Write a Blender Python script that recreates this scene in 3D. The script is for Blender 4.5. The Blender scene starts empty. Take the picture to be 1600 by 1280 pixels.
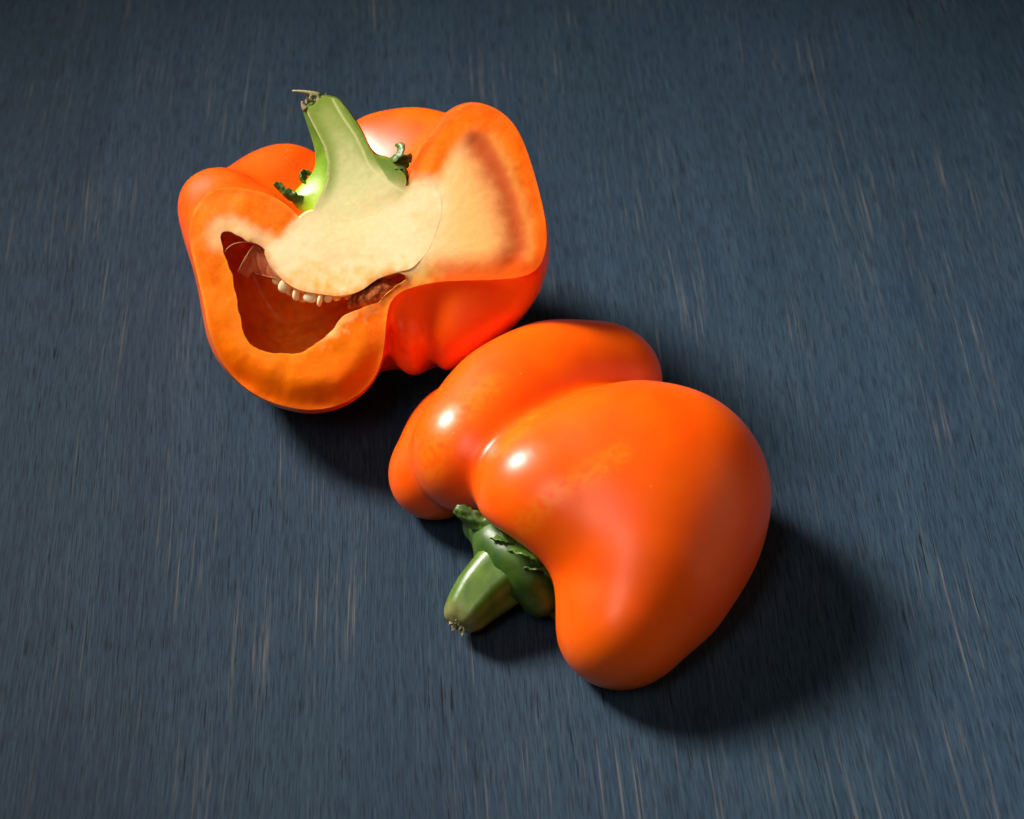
import bpy, bmesh, math, random
import numpy as np
from mathutils import Vector, Matrix, noise as mnoise
from mathutils.geometry import delaunay_2d_cdt

random.seed(7)
rng = np.random.default_rng(7)
scene = bpy.context.scene
COL = scene.collection

# ------------------------------------------------------------------ camera
PITCH, DIST, LENS = math.radians(45.0), 0.525, 75.0
CAM = np.array([0.0, -DIST * math.cos(PITCH), DIST * math.sin(PITCH)])
cam_data = bpy.data.cameras.new('camera')
cam_data.lens, cam_data.sensor_width = LENS, 36.0
cam_data.clip_start, cam_data.clip_end = 0.01, 20.0
cam_data.dof.use_dof = True
cam_data.dof.focus_distance = 0.49
cam_data.dof.aperture_fstop = 22.0
cam = bpy.data.objects.new('camera', cam_data)
cam.location = CAM
cam.rotation_euler = (math.pi / 2 - PITCH, 0, 0)
COL.objects.link(cam)
scene.camera = cam

# ------------------------------------------------------------------ world and lamps
world = bpy.data.worlds.new('World')
scene.world = world
world.use_nodes = True
world.node_tree.nodes['Background'].inputs[0].default_value = (0.95, 0.97, 1.0, 1)
world.node_tree.nodes['Background'].inputs[1].default_value = 0.014


def aim(o, target):
    d = Vector(target) - o.location
    o.rotation_euler = d.to_track_quat('-Z', 'Y').to_euler()


key = bpy.data.lights.new('key_lamp', 'SPOT')
key.energy, key.color = 142.0, (1.0, 0.95, 0.88)
key.spot_size, key.spot_blend, key.shadow_soft_size = math.radians(23.5), 1.0, 0.2
key_o = bpy.data.objects.new('key_lamp', key)
key_o.location = (-0.50, 0.33, 0.58)
aim(key_o, (0.118, -0.055, 0.0))
COL.objects.link(key_o)

fill = bpy.data.lights.new('fill_lamp', 'AREA')
fill.energy, fill.color = 0.055, (1.0, 0.93, 0.86)
fill.shape, fill.size, fill.size_y = 'RECTANGLE', 0.15, 0.36
fill_o = bpy.data.objects.new('fill_lamp', fill)
fill_o.location = (-0.15, -0.32, 0.56)
fill.spread = math.radians(46)
aim(fill_o, (0.01, -0.01, 0.02))
COL.objects.link(fill_o)

bounce = bpy.data.lights.new('added_bounce_lamp', 'AREA')  # added warm lamp without a known source, brightens the right flank
bounce.energy, bounce.color = 0.38, (1.0, 0.62, 0.34)
bounce.shape, bounce.size, bounce.size_y, bounce.spread = 'RECTANGLE', 0.8, 0.8, math.radians(90)
bounce_o = bpy.data.objects.new('added_bounce_lamp', bounce)
bounce_o.location = (0.85, -0.10, 0.34)
aim(bounce_o, (0.05, -0.02, 0.02))
COL.objects.link(bounce_o)

scene.view_settings.view_transform = 'Standard'
scene.view_settings.look = 'None'
scene.view_settings.exposure = 0.3
scene.view_settings.gamma = 1.0

# ------------------------------------------------------------------ where a traced point stands in the place
FPX = 1600 * LENS / 36.0
RIGHT = np.array([1.0, 0, 0])
FWD = np.array([0, math.cos(PITCH), -math.sin(PITCH)])
UP = np.array([0, math.sin(PITCH), math.cos(PITCH)])


def ray(p):
    p = np.atleast_2d(np.asarray(p, float))
    return (p[:, :1] - 800) / FPX * RIGHT + (640 - p[:, 1:2]) / FPX * UP + FWD


def at_height(x, y, z):
    d = ray([(x, y)])[0]
    t = (z - CAM[2]) / d[2]
    return CAM + t * d


def to_px(P):
    d = np.asarray(P) - CAM
    k = d @ FWD
    return np.stack([800 + FPX * (d @ RIGHT) / k, 640 - FPX * (d @ UP) / k], -1)


# ------------------------------------------------------------------ mesh tools
def surface_nets(F, org, h):
    s = F < 0
    n0, n1, n2 = F.shape
    offs = [(i, j, k) for i in (0, 1) for j in (0, 1) for k in (0, 1)]
    cnt = np.zeros((n0 - 1, n1 - 1, n2 - 1), np.int8)
    for i, j, k in offs:
        cnt += s[i:n0 - 1 + i, j:n1 - 1 + j, k:n2 - 1 + k]
    act = (cnt > 0) & (cnt < 8)
    ids = np.argwhere(act)
    vals = np.stack([F[ids[:, 0] + i, ids[:, 1] + j, ids[:, 2] + k] for i, j, k in offs], 1)
    acc = np.zeros((len(ids), 3))
    num = np.zeros(len(ids))
    for a in range(8):
        for b in range(a + 1, 8):
            oa, ob = np.array(offs[a]), np.array(offs[b])
            if np.abs(oa - ob).sum() != 1:
                continue
            va, vb = vals[:, a], vals[:, b]
            m = (va < 0) != (vb < 0)
            t = np.where(m, va / np.where(m, va - vb, 1), 0)
            acc += m[:, None] * (oa + t[:, None] * (ob - oa))
            num += m
    V = org + h * (ids + acc / num[:, None])
    idx = -np.ones(act.shape, np.int64)
    idx[act] = np.arange(len(ids))
    quads = []
    for ax in range(3):
        b, c = (ax + 1) % 3, (ax + 2) % 3
        sl = [slice(None)] * 3
        sl2 = [slice(None)] * 3
        sl[ax], sl2[ax] = slice(0, -1), slice(1, None)
        A, B = s[tuple(sl)], s[tuple(sl2)]
        e = np.argwhere(A != B)
        ok = (e[:, b] > 0) & (e[:, c] > 0) & (e[:, b] < F.shape[b] - 1) & (e[:, c] < F.shape[c] - 1)
        e = e[ok]
        flip = ~A[e[:, 0], e[:, 1], e[:, 2]]

        def g(db, dc):
            q = e.copy()
            q[:, b] += db
            q[:, c] += dc
            return idx[q[:, 0], q[:, 1], q[:, 2]]
        Q = np.stack([g(-1, -1), g(0, -1), g(0, 0), g(-1, 0)], 1)
        Q[flip] = Q[flip][:, ::-1]
        quads.append(Q)
    return V, np.concatenate(quads)


def relax(V, Q, n, lam=0.5, mu=-0.52):
    e = np.concatenate([Q[:, [0, 1]], Q[:, [1, 2]], Q[:, [2, 3]], Q[:, [3, 0]]])
    deg = np.bincount(e[:, 0], minlength=len(V)) + np.bincount(e[:, 1], minlength=len(V))
    for it in range(n):
        S = np.zeros_like(V)
        for k in range(3):
            S[:, k] = np.bincount(e[:, 0], V[e[:, 1], k], len(V)) + np.bincount(e[:, 1], V[e[:, 0], k], len(V))
        d = S / np.maximum(deg, 1)[:, None] - V
        V = V + (lam if it % 2 == 0 else mu) * d
    return V


def poly_sdf(P, poly):
    """signed distance of points P (N,2) to a closed polygon"""
    poly = np.asarray(poly, float)
    d2 = np.full(len(P), 1e18)
    inside = np.zeros(len(P), bool)
    for i in range(len(poly)):
        a, b = poly[i], poly[(i + 1) % len(poly)]
        e = b - a
        w = P - a
        t = np.clip((w[:, 0] * e[0] + w[:, 1] * e[1]) / (e @ e + 1e-20), 0, 1)
        qx, qy = w[:, 0] - t * e[0], w[:, 1] - t * e[1]
        d2 = np.minimum(d2, qx * qx + qy * qy)
        c1, c2, c3 = P[:, 1] >= a[1], P[:, 1] < b[1], e[0] * w[:, 1] > e[1] * w[:, 0]
        inside ^= (c1 & c2 & c3) | (~c1 & ~c2 & ~c3)
    return np.sqrt(d2) * np.where(inside, -1, 1)


def smooth_poly(pts, n=2):
    p = np.asarray(pts, float)
    for _ in range(n):
        q = np.roll(p, -1, 0)
        p = np.stack([0.75 * p + 0.25 * q, 0.25 * p + 0.75 * q], 1).reshape(-1, 2)
        if len(p) > 260:
            break
    return p


def blur(F, sig):
    r = int(3 * sig + 1)
    k = np.exp(-0.5 * (np.arange(-r, r + 1) / sig) ** 2)
    k /= k.sum()
    for ax in range(3):
        G = np.pad(F, [(r, r) if a == ax else (0, 0) for a in range(3)], mode='edge')
        out = np.zeros_like(F)
        for i, w in enumerate(k):
            sl = [slice(None)] * 3
            sl[ax] = slice(i, i + F.shape[ax])
            out += w * G[tuple(sl)]
        F = out
    return F


def tri_sample(F, org, h, P):
    q = (P - org) / h
    q = np.clip(q, 0, np.array(F.shape) - 1.001)
    i = q.astype(int)
    f = q - i
    out = 0
    for a in (0, 1):
        for b in (0, 1):
            for c in (0, 1):
                w = (f[:, 0] if a else 1 - f[:, 0]) * (f[:, 1] if b else 1 - f[:, 1]) * (f[:, 2] if c else 1 - f[:, 2])
                out = out + w * F[i[:, 0] + a, i[:, 1] + b, i[:, 2] + c]
    return out


def chain_field(X, chains, k):
    """smooth union of tapering capsules; X (...,3)"""
    D = None
    for ch in chains:
        kk = k
        if isinstance(ch, dict):
            kk = ch['k']
            ch = ch['c']
        d = None
        for (a, ra), (b, rb) in zip(ch[:-1], ch[1:]) if len(ch) > 1 else [(ch[0], ch[0])]:
            a, b = np.asarray(a), np.asarray(b)
            e = b - a
            t = np.clip(((X - a) @ e) / (e @ e + 1e-12), 0, 1)
            t2 = t * t * (3 - 2 * t)
            c = np.sqrt((((X - a) - t[..., None] * e) ** 2).sum(-1)) - (ra + t2 * (rb - ra))
            d = c if d is None else smin(d, c, 0.012 if ra > 0.009 else 0.004)
        D = d if D is None else smin(D, d, kk)
    return D


def smin(a, b, k):
    h = np.clip(0.5 + 0.5 * (b - a) / k, 0, 1)
    return b + (a - b) * h - k * h * (1 - h)


def grid(lo, hi, h):
    ax = [np.arange(l, u + h, h) for l, u in zip(lo, hi)]
    return np.stack(np.meshgrid(*ax, indexing='ij'), -1)


def sstep(a, b, x):
    t = np.clip((x - a) / (b - a), 0, 1)
    return t * t * (3 - 2 * t)


_perm = np.random.default_rng(3).permutation(4096)
_grad = np.random.default_rng(4).normal(size=(4096, 3))
_grad /= np.linalg.norm(_grad, axis=1)[:, None]


def nz(P, scale, seed=0.0, octv=3):
    """gradient noise, summed over octaves, roughly -0.6..0.6"""
    P = np.asarray(P, float) * scale + np.array([seed * 11.3, seed * 5.7 + 3.1, -seed * 7.9])
    tot, amp = 0.0, 1.0
    for o_ in range(octv):
        i = np.floor(P).astype(np.int64)
        f = P - i
        u = f * f * f * (f * (f * 6 - 15) + 10)
        acc = 0.0
        for a in (0, 1):
            for b in (0, 1):
                for c in (0, 1):
                    hsh = _perm[(_perm[(_perm[(i[:, 0] + a) & 4095] + i[:, 1] + b) & 4095] + i[:, 2] + c) & 4095]
                    d = ((f - np.array([a, b, c])) * _grad[hsh]).sum(1)
                    w = (u[:, 0] if a else 1 - u[:, 0]) * (u[:, 1] if b else 1 - u[:, 1]) * (u[:, 2] if c else 1 - u[:, 2])
                    acc = acc + w * d
        tot = tot + amp * acc * 1.4
        P = P * 2.03 + 17.7
        amp *= .5
    return tot


def srgb(r, g, b):
    c = np.array([r, g, b], float) / 255
    return np.where(c <= 0.04045, c / 12.92, ((c + 0.055) / 1.055) ** 2.4)


def mix(a, b, t):
    t = np.asarray(t)[..., None]
    return a * (1 - t) + b * t


def new_obj(name, mesh, mats, parent=None, smooth=True):
    o = bpy.data.objects.new(name, mesh)
    for m in mats if isinstance(mats, (list, tuple)) else [mats]:
        mesh.materials.append(m)
    if smooth:
        mesh.polygons.foreach_set('use_smooth', [True] * len(mesh.polygons))
    COL.objects.link(o)
    if parent:
        o.parent = parent
    return o


def set_col(mesh, C):
    at = mesh.color_attributes.new('Col', 'FLOAT_COLOR', 'POINT')
    at.data.foreach_set('color', np.concatenate([np.clip(C, 0, 1), np.ones((len(C), 1))], 1).astype(np.float32).ravel())


def py_mesh(name, V, F):
    m = bpy.data.meshes.new(name)
    m.from_pydata([tuple(v) for v in V], [], [tuple(int(i) for i in f) for f in F])
    m.update()
    return m


def empty(name, loc, label, cat, group=None):
    o = bpy.data.objects.new(name, None)
    o.empty_display_size = 0.01
    o.location = loc
    o['label'], o['category'] = label, cat
    if group:
        o['group'] = group
    COL.objects.link(o)
    return o


# ------------------------------------------------------------------ materials
def mat(name):
    m = bpy.data.materials.new(name)
    m.use_nodes = True
    nt = m.node_tree
    return m, nt, nt.nodes['Principled BSDF']


def nd(nt, typ, **kw):
    n = nt.nodes.new(typ)
    for k, v in kw.items():
        if k.startswith('i_'):
            n.inputs[k[2:].replace('_', ' ')].default_value = v
        else:
            setattr(n, k, v)
    return n


def organic(name, rough, sss=0.0, radius=(1, .35, .1), scale=0.002, spec=0.5, bumps=(), tint=0.06, tint_scale=400, coat=0.0, rough_var=0.0):
    """vertex colour x fine mottling, with stacked bump layers (scale, distance)"""
    m, nt, b = mat(name)
    L = nt.links.new
    at = nd(nt, 'ShaderNodeAttribute', attribute_name='Col')
    tc = nd(nt, 'ShaderNodeTexCoord')
    n = nd(nt, 'ShaderNodeTexNoise', i_Scale=tint_scale, i_Detail=4.0)
    L(tc.outputs['Object'], n.inputs['Vector'])
    mr = nd(nt, 'ShaderNodeMapRange')
    mr.inputs['To Min'].default_value, mr.inputs['To Max'].default_value = 1 - 2 * tint, 1 + 2 * tint
    L(n.outputs['Fac'], mr.inputs['Value'])
    mx = nd(nt, 'ShaderNodeMix', data_type='RGBA', blend_type='MULTIPLY')
    mx.inputs['Factor'].default_value = 1
    L(at.outputs['Color'], mx.inputs['A'])
    L(mr.outputs['Result'], mx.inputs['B'])
    L(mx.outputs['Result'], b.inputs['Base Color'])
    b.inputs['Roughness'].default_value = rough
    if rough_var:
        r = nd(nt, 'ShaderNodeMapRange')
        r.inputs['To Min'].default_value, r.inputs['To Max'].default_value = rough - rough_var, rough + rough_var
        n2 = nd(nt, 'ShaderNodeTexNoise', i_Scale=160.0, i_Detail=5.0)
        L(tc.outputs['Object'], n2.inputs['Vector'])
        L(n2.outputs['Fac'], r.inputs['Value'])
        L(r.outputs['Result'], b.inputs['Roughness'])
    b.inputs['Specular IOR Level'].default_value = spec
    b.inputs['Coat Weight'].default_value = coat
    b.inputs['Coat Roughness'].default_value = 0.31
    if sss:
        b.inputs['Subsurface Weight'].default_value = sss
        b.inputs['Subsurface Radius'].default_value = radius
        b.inputs['Subsurface Scale'].default_value = scale
    prev = None
    for sc, dist in bumps:
        t = nd(nt, 'ShaderNodeTexNoise', i_Scale=sc, i_Detail=3.0)
        L(tc.outputs['Object'], t.inputs['Vector'])
        bp = nd(nt, 'ShaderNodeBump')
        bp.inputs['Strength'].default_value = 1.0
        bp.inputs['Distance'].default_value = dist
        L(t.outputs['Fac'], bp.inputs['Height'])
        if prev:
            L(prev.outputs['Normal'], bp.inputs['Normal'])
        prev = bp
    if prev:
        L(prev.outputs['Normal'], b.inputs['Normal'])
    return m


M_skin = organic('pepper_skin', 0.38, sss=0.35, radius=(1, .6, .06), scale=0.006, spec=0.12, coat=0.6,
                 bumps=((1500, 0.000010),), tint=0.04, tint_scale=120, rough_var=0.05)
def speckle(m):
    """sparse pale pin-points in the skin"""
    nt = m.node_tree
    L = nt.links.new
    b = nt.nodes['Principled BSDF']
    src = b.inputs['Base Color'].links[0].from_socket
    tc = nd(nt, 'ShaderNodeTexCoord')
    v = nd(nt, 'ShaderNodeTexVoronoi', i_Scale=330.0)
    L(tc.outputs['Object'], v.inputs['Vector'])
    sp_ = nd(nt, 'ShaderNodeSeparateColor')
    L(v.outputs['Color'], sp_.inputs[0])
    a = nd(nt, 'ShaderNodeMath', operation='GREATER_THAN')
    a.inputs[1].default_value = 0.90
    L(sp_.outputs[0], a.inputs[0])
    r = nd(nt, 'ShaderNodeMapRange')
    for k, x in zip(('From Min', 'From Max', 'To Min', 'To Max'), (0.05, 0.11, 0.4, 0.0)):
        r.inputs[k].default_value = x
    L(v.outputs['Distance'], r.inputs['Value'])
    mu = nd(nt, 'ShaderNodeMath', operation='MULTIPLY')
    L(a.outputs[0], mu.inputs[0])
    L(r.outputs['Result'], mu.inputs[1])
    mx = nd(nt, 'ShaderNodeMix', data_type='RGBA')
    L(mu.outputs[0], mx.inputs['Factor'])
    L(src, mx.inputs['A'])
    mx.inputs['B'].default_value = (1.0, 0.42, 0.08, 1)
    L(mx.outputs['Result'], b.inputs['Base Color'])


speckle(M_skin)
M_flesh = organic('pepper_flesh', 0.5, sss=0.4, radius=(1, .4, .12), scale=0.003, spec=0.06,
                  bumps=((2600, 0.00002), (700, 0.00003)), tint=0.05, tint_scale=2200)
M_lining = organic('pepper_lining', 0.33, sss=0.35, radius=(1, .35, .08), scale=0.003, spec=0.5,
                   bumps=((180, 0.0004), (900, 0.00006)), tint=0.10, tint_scale=350)
M_core = organic('pepper_core', 0.6, spec=0.05,
                 bumps=((2200, 0.00003), (500, 0.00003)), tint=0.05, tint_scale=900)
M_stem = organic('pepper_stem', 0.36, sss=0.12, radius=(.5, 1, .15), scale=0.0015, spec=0.5,
                 bumps=((900, 0.00003), (250, 0.00006)), tint=0.14, tint_scale=420)
M_sepal = organic('pepper_sepal', 0.42, sss=0.0, spec=0.5, bumps=((700, 0.00006),), tint=0.2, tint_scale=500)
M_seed = organic('pepper_seed', 0.4, sss=0.3, radius=(1, .7, .4), scale=0.001, bumps=((1200, 0.00004),), tint=0.06)
M_dry = organic('dry_fibre', 0.8, spec=0.2, bumps=((1500, 0.0001),), tint=0.3, tint_scale=1200)


def film_material():
    m, nt, b = mat('membrane_film')
    L = nt.links.new
    b.inputs['Base Color'].default_value = (0.75, 0.28, 0.12, 1)
    b.inputs['Roughness'].default_value = 0.25
    tr = nd(nt, 'ShaderNodeBsdfTransparent')
    tr.inputs[0].default_value = (1.0, 0.82, 0.7, 1)
    ms = nd(nt, 'ShaderNodeMixShader')
    tc = nd(nt, 'ShaderNodeTexCoord')
    n = nd(nt, 'ShaderNodeTexNoise', i_Scale=500.0, i_Detail=3.0)
    L(tc.outputs['Object'], n.inputs['Vector'])
    r = nd(nt, 'ShaderNodeMapRange')
    r.inputs['To Min'].default_value, r.inputs['To Max'].default_value = 0.1, 0.45
    L(n.outputs['Fac'], r.inputs['Value'])
    L(r.outputs['Result'], ms.inputs[0])
    L(tr.outputs[0], ms.inputs[1])
    L(b.outputs[0], ms.inputs[2])
    L(ms.outputs[0], nt.nodes['Material Output'].inputs['Surface'])
    return m


M_film = film_material()


def wood_material():
    m, nt, b = mat('blue_stained_wood')
    L = nt.links.new
    tc = nd(nt, 'ShaderNodeTexCoord')
    rot = nd(nt, 'ShaderNodeMapping')
    rot.inputs['Rotation'].default_value = (0, 0, math.radians(-2.7))
    L(tc.outputs['Object'], rot.inputs['Vector'])
    # gentle wander of the grain
    wn = nd(nt, 'ShaderNodeTexNoise', i_Scale=9.0, i_Detail=1.0)
    wm = nd(nt, 'ShaderNodeMapping')
    wm.inputs['Scale'].default_value = (1.4, 0.7, 1)
    L(rot.outputs[0], wm.inputs[0])
    L(wm.outputs[0], wn.inputs['Vector'])
    sub = nd(nt, 'ShaderNodeVectorMath', operation='SUBTRACT')
    sub.inputs[1].default_value = (0.5, 0.5, 0.5)
    L(wn.outputs['Color'], sub.inputs[0])
    sc = nd(nt, 'ShaderNodeVectorMath', operation='MULTIPLY')
    sc.inputs[1].default_value = (0.010, 0, 0)
    L(sub.outputs[0], sc.inputs[0])
    add = nd(nt, 'ShaderNodeVectorMath', operation='ADD')
    L(rot.outputs[0], add.inputs[0])
    L(sc.outputs[0], add.inputs[1])

    def streak(sx, sy, detail, off=0.0, rough=0.55):
        mp = nd(nt, 'ShaderNodeMapping')
        mp.inputs['Scale'].default_value = (sx, sy, 1)
        mp.inputs['Location'].default_value = (off, off * .37, 0)
        L(add.outputs[0], mp.inputs[0])
        n = nd(nt, 'ShaderNodeTexNoise', i_Scale=1.0, i_Detail=detail, i_Roughness=rough)
        L(mp.outputs[0], n.inputs['Vector'])
        return n.outputs['Fac']

    def remap(v, a, b_, lo=0.0, hi=1.0):
        r = nd(nt, 'ShaderNodeMapRange')
        r.interpolation_type = 'SMOOTHSTEP'
        for k, x in zip(('From Min', 'From Max', 'To Min', 'To Max'), (a, b_, lo, hi)):
            r.inputs[k].default_value = x
        L(v, r.inputs['Value'])
        return r.outputs['Result']

    def mul(a, c):
        n = nd(nt, 'ShaderNodeMath', operation='MULTIPLY')
        L(a, n.inputs[0])
        if isinstance(c, float):
            n.inputs[1].default_value = c
        else:
            L(c, n.inputs[1])
        return n.outputs[0]

    def cmix(fac, A, B):
        n = nd(nt, 'ShaderNodeMix', data_type='RGBA')
        L(fac, n.inputs['Factor'])
        for s, v in (('A', A), ('B', B)):
            if isinstance(v, tuple):
                n.inputs[s].default_value = v
            else:
                L(v, n.inputs[s])
        return n.outputs['Result']

    broad = streak(60, 5, 3)
    blotch = streak(18, 9, 3, 4.2)
    fine = streak(1050, 20, 6, 1.3, 0.62)
    hair = streak(2800, 150, 4, 2.1, 0.6)
    tan1 = streak(1300, 20, 5, 7.7, 0.62)
    tanm = streak(55, 16, 3, 9.1)
    pore = streak(1900, 55, 3, 3.3, 0.5)
    porem = streak(40, 14, 3, 5.9)
    c = cmix(remap(broad, 0.3, 0.7), (0.0155, 0.033, 0.060, 1), (0.024, 0.048, 0.081, 1))
    c = cmix(remap(blotch, 0.4, 0.75, 0, 0.6), c, (0.018, 0.044, 0.063, 1))
    c = cmix(remap(fine, 0.35, 0.75, 0, 0.6), c, (0.042, 0.072, 0.099, 1))
    c = cmix(remap(hair, 0.42, 0.68, 0, 0.8), c, (0.009, 0.016, 0.030, 1))
    tan = mul(remap(tan1, 0.55, 0.70), remap(tanm, 0.42, 0.68))
    c = cmix(mul(tan, 0.5), c, (0.22, 0.19, 0.155, 1))
    pr = mul(remap(pore, 0.645, 0.68), remap(porem, 0.36, 0.52))
    c = cmix(mul(pr, 0.8), c, (0.004, 0.006, 0.009, 1))
    L(c, b.inputs['Base Color'])
    b.inputs['Roughness'].default_value = 0.6
    b.inputs['Specular IOR Level'].default_value = 0.14
    hsum = nd(nt, 'ShaderNodeMath', operation='SUBTRACT')
    L(mul(fine, 0.35), hsum.inputs[0])
    L(pr, hsum.inputs[1])
    h2 = nd(nt, 'ShaderNodeMath', operation='ADD')
    L(hsum.outputs[0], h2.inputs[0])
    L(mul(hair, 0.3), h2.inputs[1])
    bp = nd(nt, 'ShaderNodeBump')
    bp.inputs['Strength'].default_value = 0.7
    bp.inputs['Distance'].default_value = 0.00035
    L(h2.outputs[0], bp.inputs['Height'])
    L(bp.outputs[0], b.inputs['Normal'])
    return m


# ------------------------------------------------------------------ the table
bm = bmesh.new()
bmesh.ops.create_cube(bm, size=1, matrix=Matrix.Translation((0, 0.1, -0.0125)) @ Matrix.Diagonal((1.1, 1.0, 0.025, 1)))
bmesh.ops.bevel(bm, geom=bm.edges[:], offset=0.002, segments=2, affect='EDGES')
me = bpy.data.meshes.new('table_top')
bm.to_mesh(me)
bm.free()
table = new_obj('table_top', me, wood_material(), smooth=False)
table['kind'] = 'structure'
table['label'] = 'dark blue stained wooden board under the pepper halves'

ORANGE = srgb(255, 98, 0)
ORANGE_Y = srgb(255, 130, 10)
FLESH = srgb(250, 124, 0)
FLESH_D = srgb(247, 104, 0)
PITH = srgb(246, 205, 150)
CREAM = srgb(250, 224, 172)
APRICOT = srgb(255, 188, 110)
GROOVE_SHADE = srgb(188, 62, 0)  # red-brown for the shade painted along the septum groove
GREEN_P = srgb(196, 200, 120)
GREEN = srgb(92, 128, 30)
GREEN_D = srgb(52, 84, 26)

# ================================================================== front pepper half, cut side down
A = at_height


def chain(*pts):
    return [(A(x, y, z / 100.0), r / 100.0) for x, y, z, r in pts]


front = empty('pepper_half', A(980, 880, 0), 'orange bell pepper half lying cut side down, green stem pointing at the lower left', 'bell pepper', 'halves of the cut orange pepper')
inv_front = np.array(front.location)

lobes = [
    {'k': 0.006, 'c': chain((966, 982, 1.12, 1.32), (1006, 905, 1.42, 1.58), (1038, 830, 1.65, 1.68), (1048, 782, 1.7, 1.66))},
    {'k': 0.014, 'c': chain((940, 805, 1.2, 1.7), (1000, 775, 1.3, 1.9))},
    {'k': 0.018, 'c': chain((843, 772, 2.62, 1.38), (920, 755, 2.4, 1.46), (1000, 748, 2.2, 1.53), (1056, 754, 2.0, 1.56))},
    {'k': 0.0035, 'c': chain((740, 706, 2.15, 1.45), (800, 648, 2.1, 1.40), (870, 612, 1.9, 1.38), (945, 596, 1.6, 1.38))},
    {'k': 0.0016, 'c': chain((676, 744, 1.0, 1.02), (728, 690, 1.05, 1.12), (800, 645, 1.0, 1.0))},
]
h = 0.0008
lo = np.array([A(590, 800, 0)[0] - .008, A(950, 1100, 0)[1] - .016, -0.004])
hi = np.array([A(1215, 800, 0)[0] + .004, A(950, 500, 0.03)[1] + .03, 0.052])
X = grid(lo, hi, h)
F = chain_field(X, lobes, 0.006)
# stem pocket pressed in between the shoulders
pk = chain_field(X, [chain((790, 915, 1.0, 1.3), (876, 872, 1.2, 0.75))], 0.004)
F = -smin(-F, pk, 0.008)
F = blur(F, 1.0)
V, Q = surface_nets(F, lo, h)
V = relax(V, Q, 20)
bm = bmesh.new()
vs = [bm.verts.new(v) for v in V]
for q in Q:
    bm.faces.new([vs[i] for i in q])
res = bmesh.ops.bisect_plane(bm, geom=bm.verts[:] + bm.edges[:] + bm.faces[:], plane_co=(0, 0, 0.0006), plane_no=(0, 0, -1), clear_outer=True)
ce = [e for e in res['geom_cut'] if isinstance(e, bmesh.types.BMEdge)]
bmesh.ops.triangle_fill(bm, edges=ce, use_beauty=True, normal=(0, 0, -1))
bmesh.ops.recalc_face_normals(bm, faces=bm.faces[:])
me = bpy.data.meshes.new('skin')
for f in bm.faces:
    f.smooth = f.normal.z > -0.99
for e in bm.edges:
    if len(e.link_faces) == 2 and (e.link_faces[0].normal.z < -0.99) != (e.link_faces[1].normal.z < -0.99):
        e.smooth = False
bm.to_mesh(me)
bm.free()
W = np.array([v.co for v in me.vertices])
px = to_px(W)
n1 = nz(W, 90, 1)
n2 = nz(W, 700, 5, 4)
C = mix(ORANGE, srgb(253, 82, 0), np.clip(0.5 + .5 * n1, 0, 1))


def seg_mask(px, pts, wid):
    d = np.full(len(px), 1e9)
    for a, b in zip(pts[:-1], pts[1:]):
        a, b = np.array(a, float), np.array(b, float)
        e = b - a
        t = np.clip(((px - a) @ e) / (e @ e), 0, 1)
        d = np.minimum(d, np.linalg.norm(px - a - t[:, None] * e, axis=1))
    return 1 - sstep(0.15, 1.0, d / wid)


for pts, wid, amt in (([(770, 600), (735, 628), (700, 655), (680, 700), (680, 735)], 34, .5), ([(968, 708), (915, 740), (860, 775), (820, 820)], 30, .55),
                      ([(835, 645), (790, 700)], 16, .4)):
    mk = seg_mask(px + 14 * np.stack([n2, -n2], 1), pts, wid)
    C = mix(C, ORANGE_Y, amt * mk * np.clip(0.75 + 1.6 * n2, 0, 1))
C = mix(C, srgb(250, 104, 6), 0.8 * sstep(880, 1080, px[:, 1]))
C = mix(C, srgb(225, 160, 70), 0.8 * (1 - sstep(0.0007, 0.0014, W[:, 2])))
W = W - inv_front
me.vertices.foreach_set('co', W.astype(np.float32).ravel())
set_col(me, C)
o = bpy.data.objects.new('skin', me)
me.materials.append(M_skin)
COL.objects.link(o)
o.parent = front


def blob(name, chains, k, h, m, parent, colfn, extra=None, n_relax=8):
    pts = np.array([p for c in chains for p, r in (c['c'] if isinstance(c, dict) else c)])
    rad = max(r for c in chains for p, r in (c['c'] if isinstance(c, dict) else c))
    lo, hi = pts.min(0) - rad - 4 * h, pts.max(0) + rad + 4 * h
    X = grid(lo, hi, h)
    F = chain_field(X, chains, k)
    if extra:
        F = extra(X, F)
    V, Q = surface_nets(F, lo, h)
    V = relax(V, Q, n_relax)
    base = np.array(parent.location)
    me = py_mesh(name, V - base, Q)
    set_col(me, colfn(V))
    return new_obj(name, me, m, parent)


# --- its stem: ridged, tapering stalk
def tube(name, path, radii, m, parent, colfn, seg=28, ridge=0.0, nr=5, sq=1.0):
    path = np.asarray(path)
    V, Fc = [], []
    n = len(path)
    tan = np.gradient(path, axis=0)
    up = np.array([0, 0, 1.0])
    T = []
    for i in range(n):
        t = tan[i] / np.linalg.norm(tan[i])
        s = np.cross(t, up)
        s /= np.linalg.norm(s)
        u = np.cross(s, t)
        for j in range(seg):
            a = 2 * math.pi * j / seg
            rr = radii[i] * (1 + ridge * abs(math.cos(nr * a / 2 + 0.4)) - ridge * .5)
            V.append(path[i] + rr * (math.cos(a) * s + sq * math.sin(a) * u))
            T.append(i / (n - 1))
    for i in range(n - 1):
        for j in range(seg):
            k = (j + 1) % seg
            Fc.append((i * seg + j, i * seg + k, (i + 1) * seg + k, (i + 1) * seg + j))
    Fc.append(tuple(range(seg))[::-1])
    Fc.append(tuple((n - 1) * seg + j for j in range(seg)))
    V = np.array(V)
    me = py_mesh(name, V - np.array(parent.location), Fc)
    set_col(me, colfn(V, np.array(T)))
    o = new_obj(name, me, m, parent)
    return o


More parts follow.
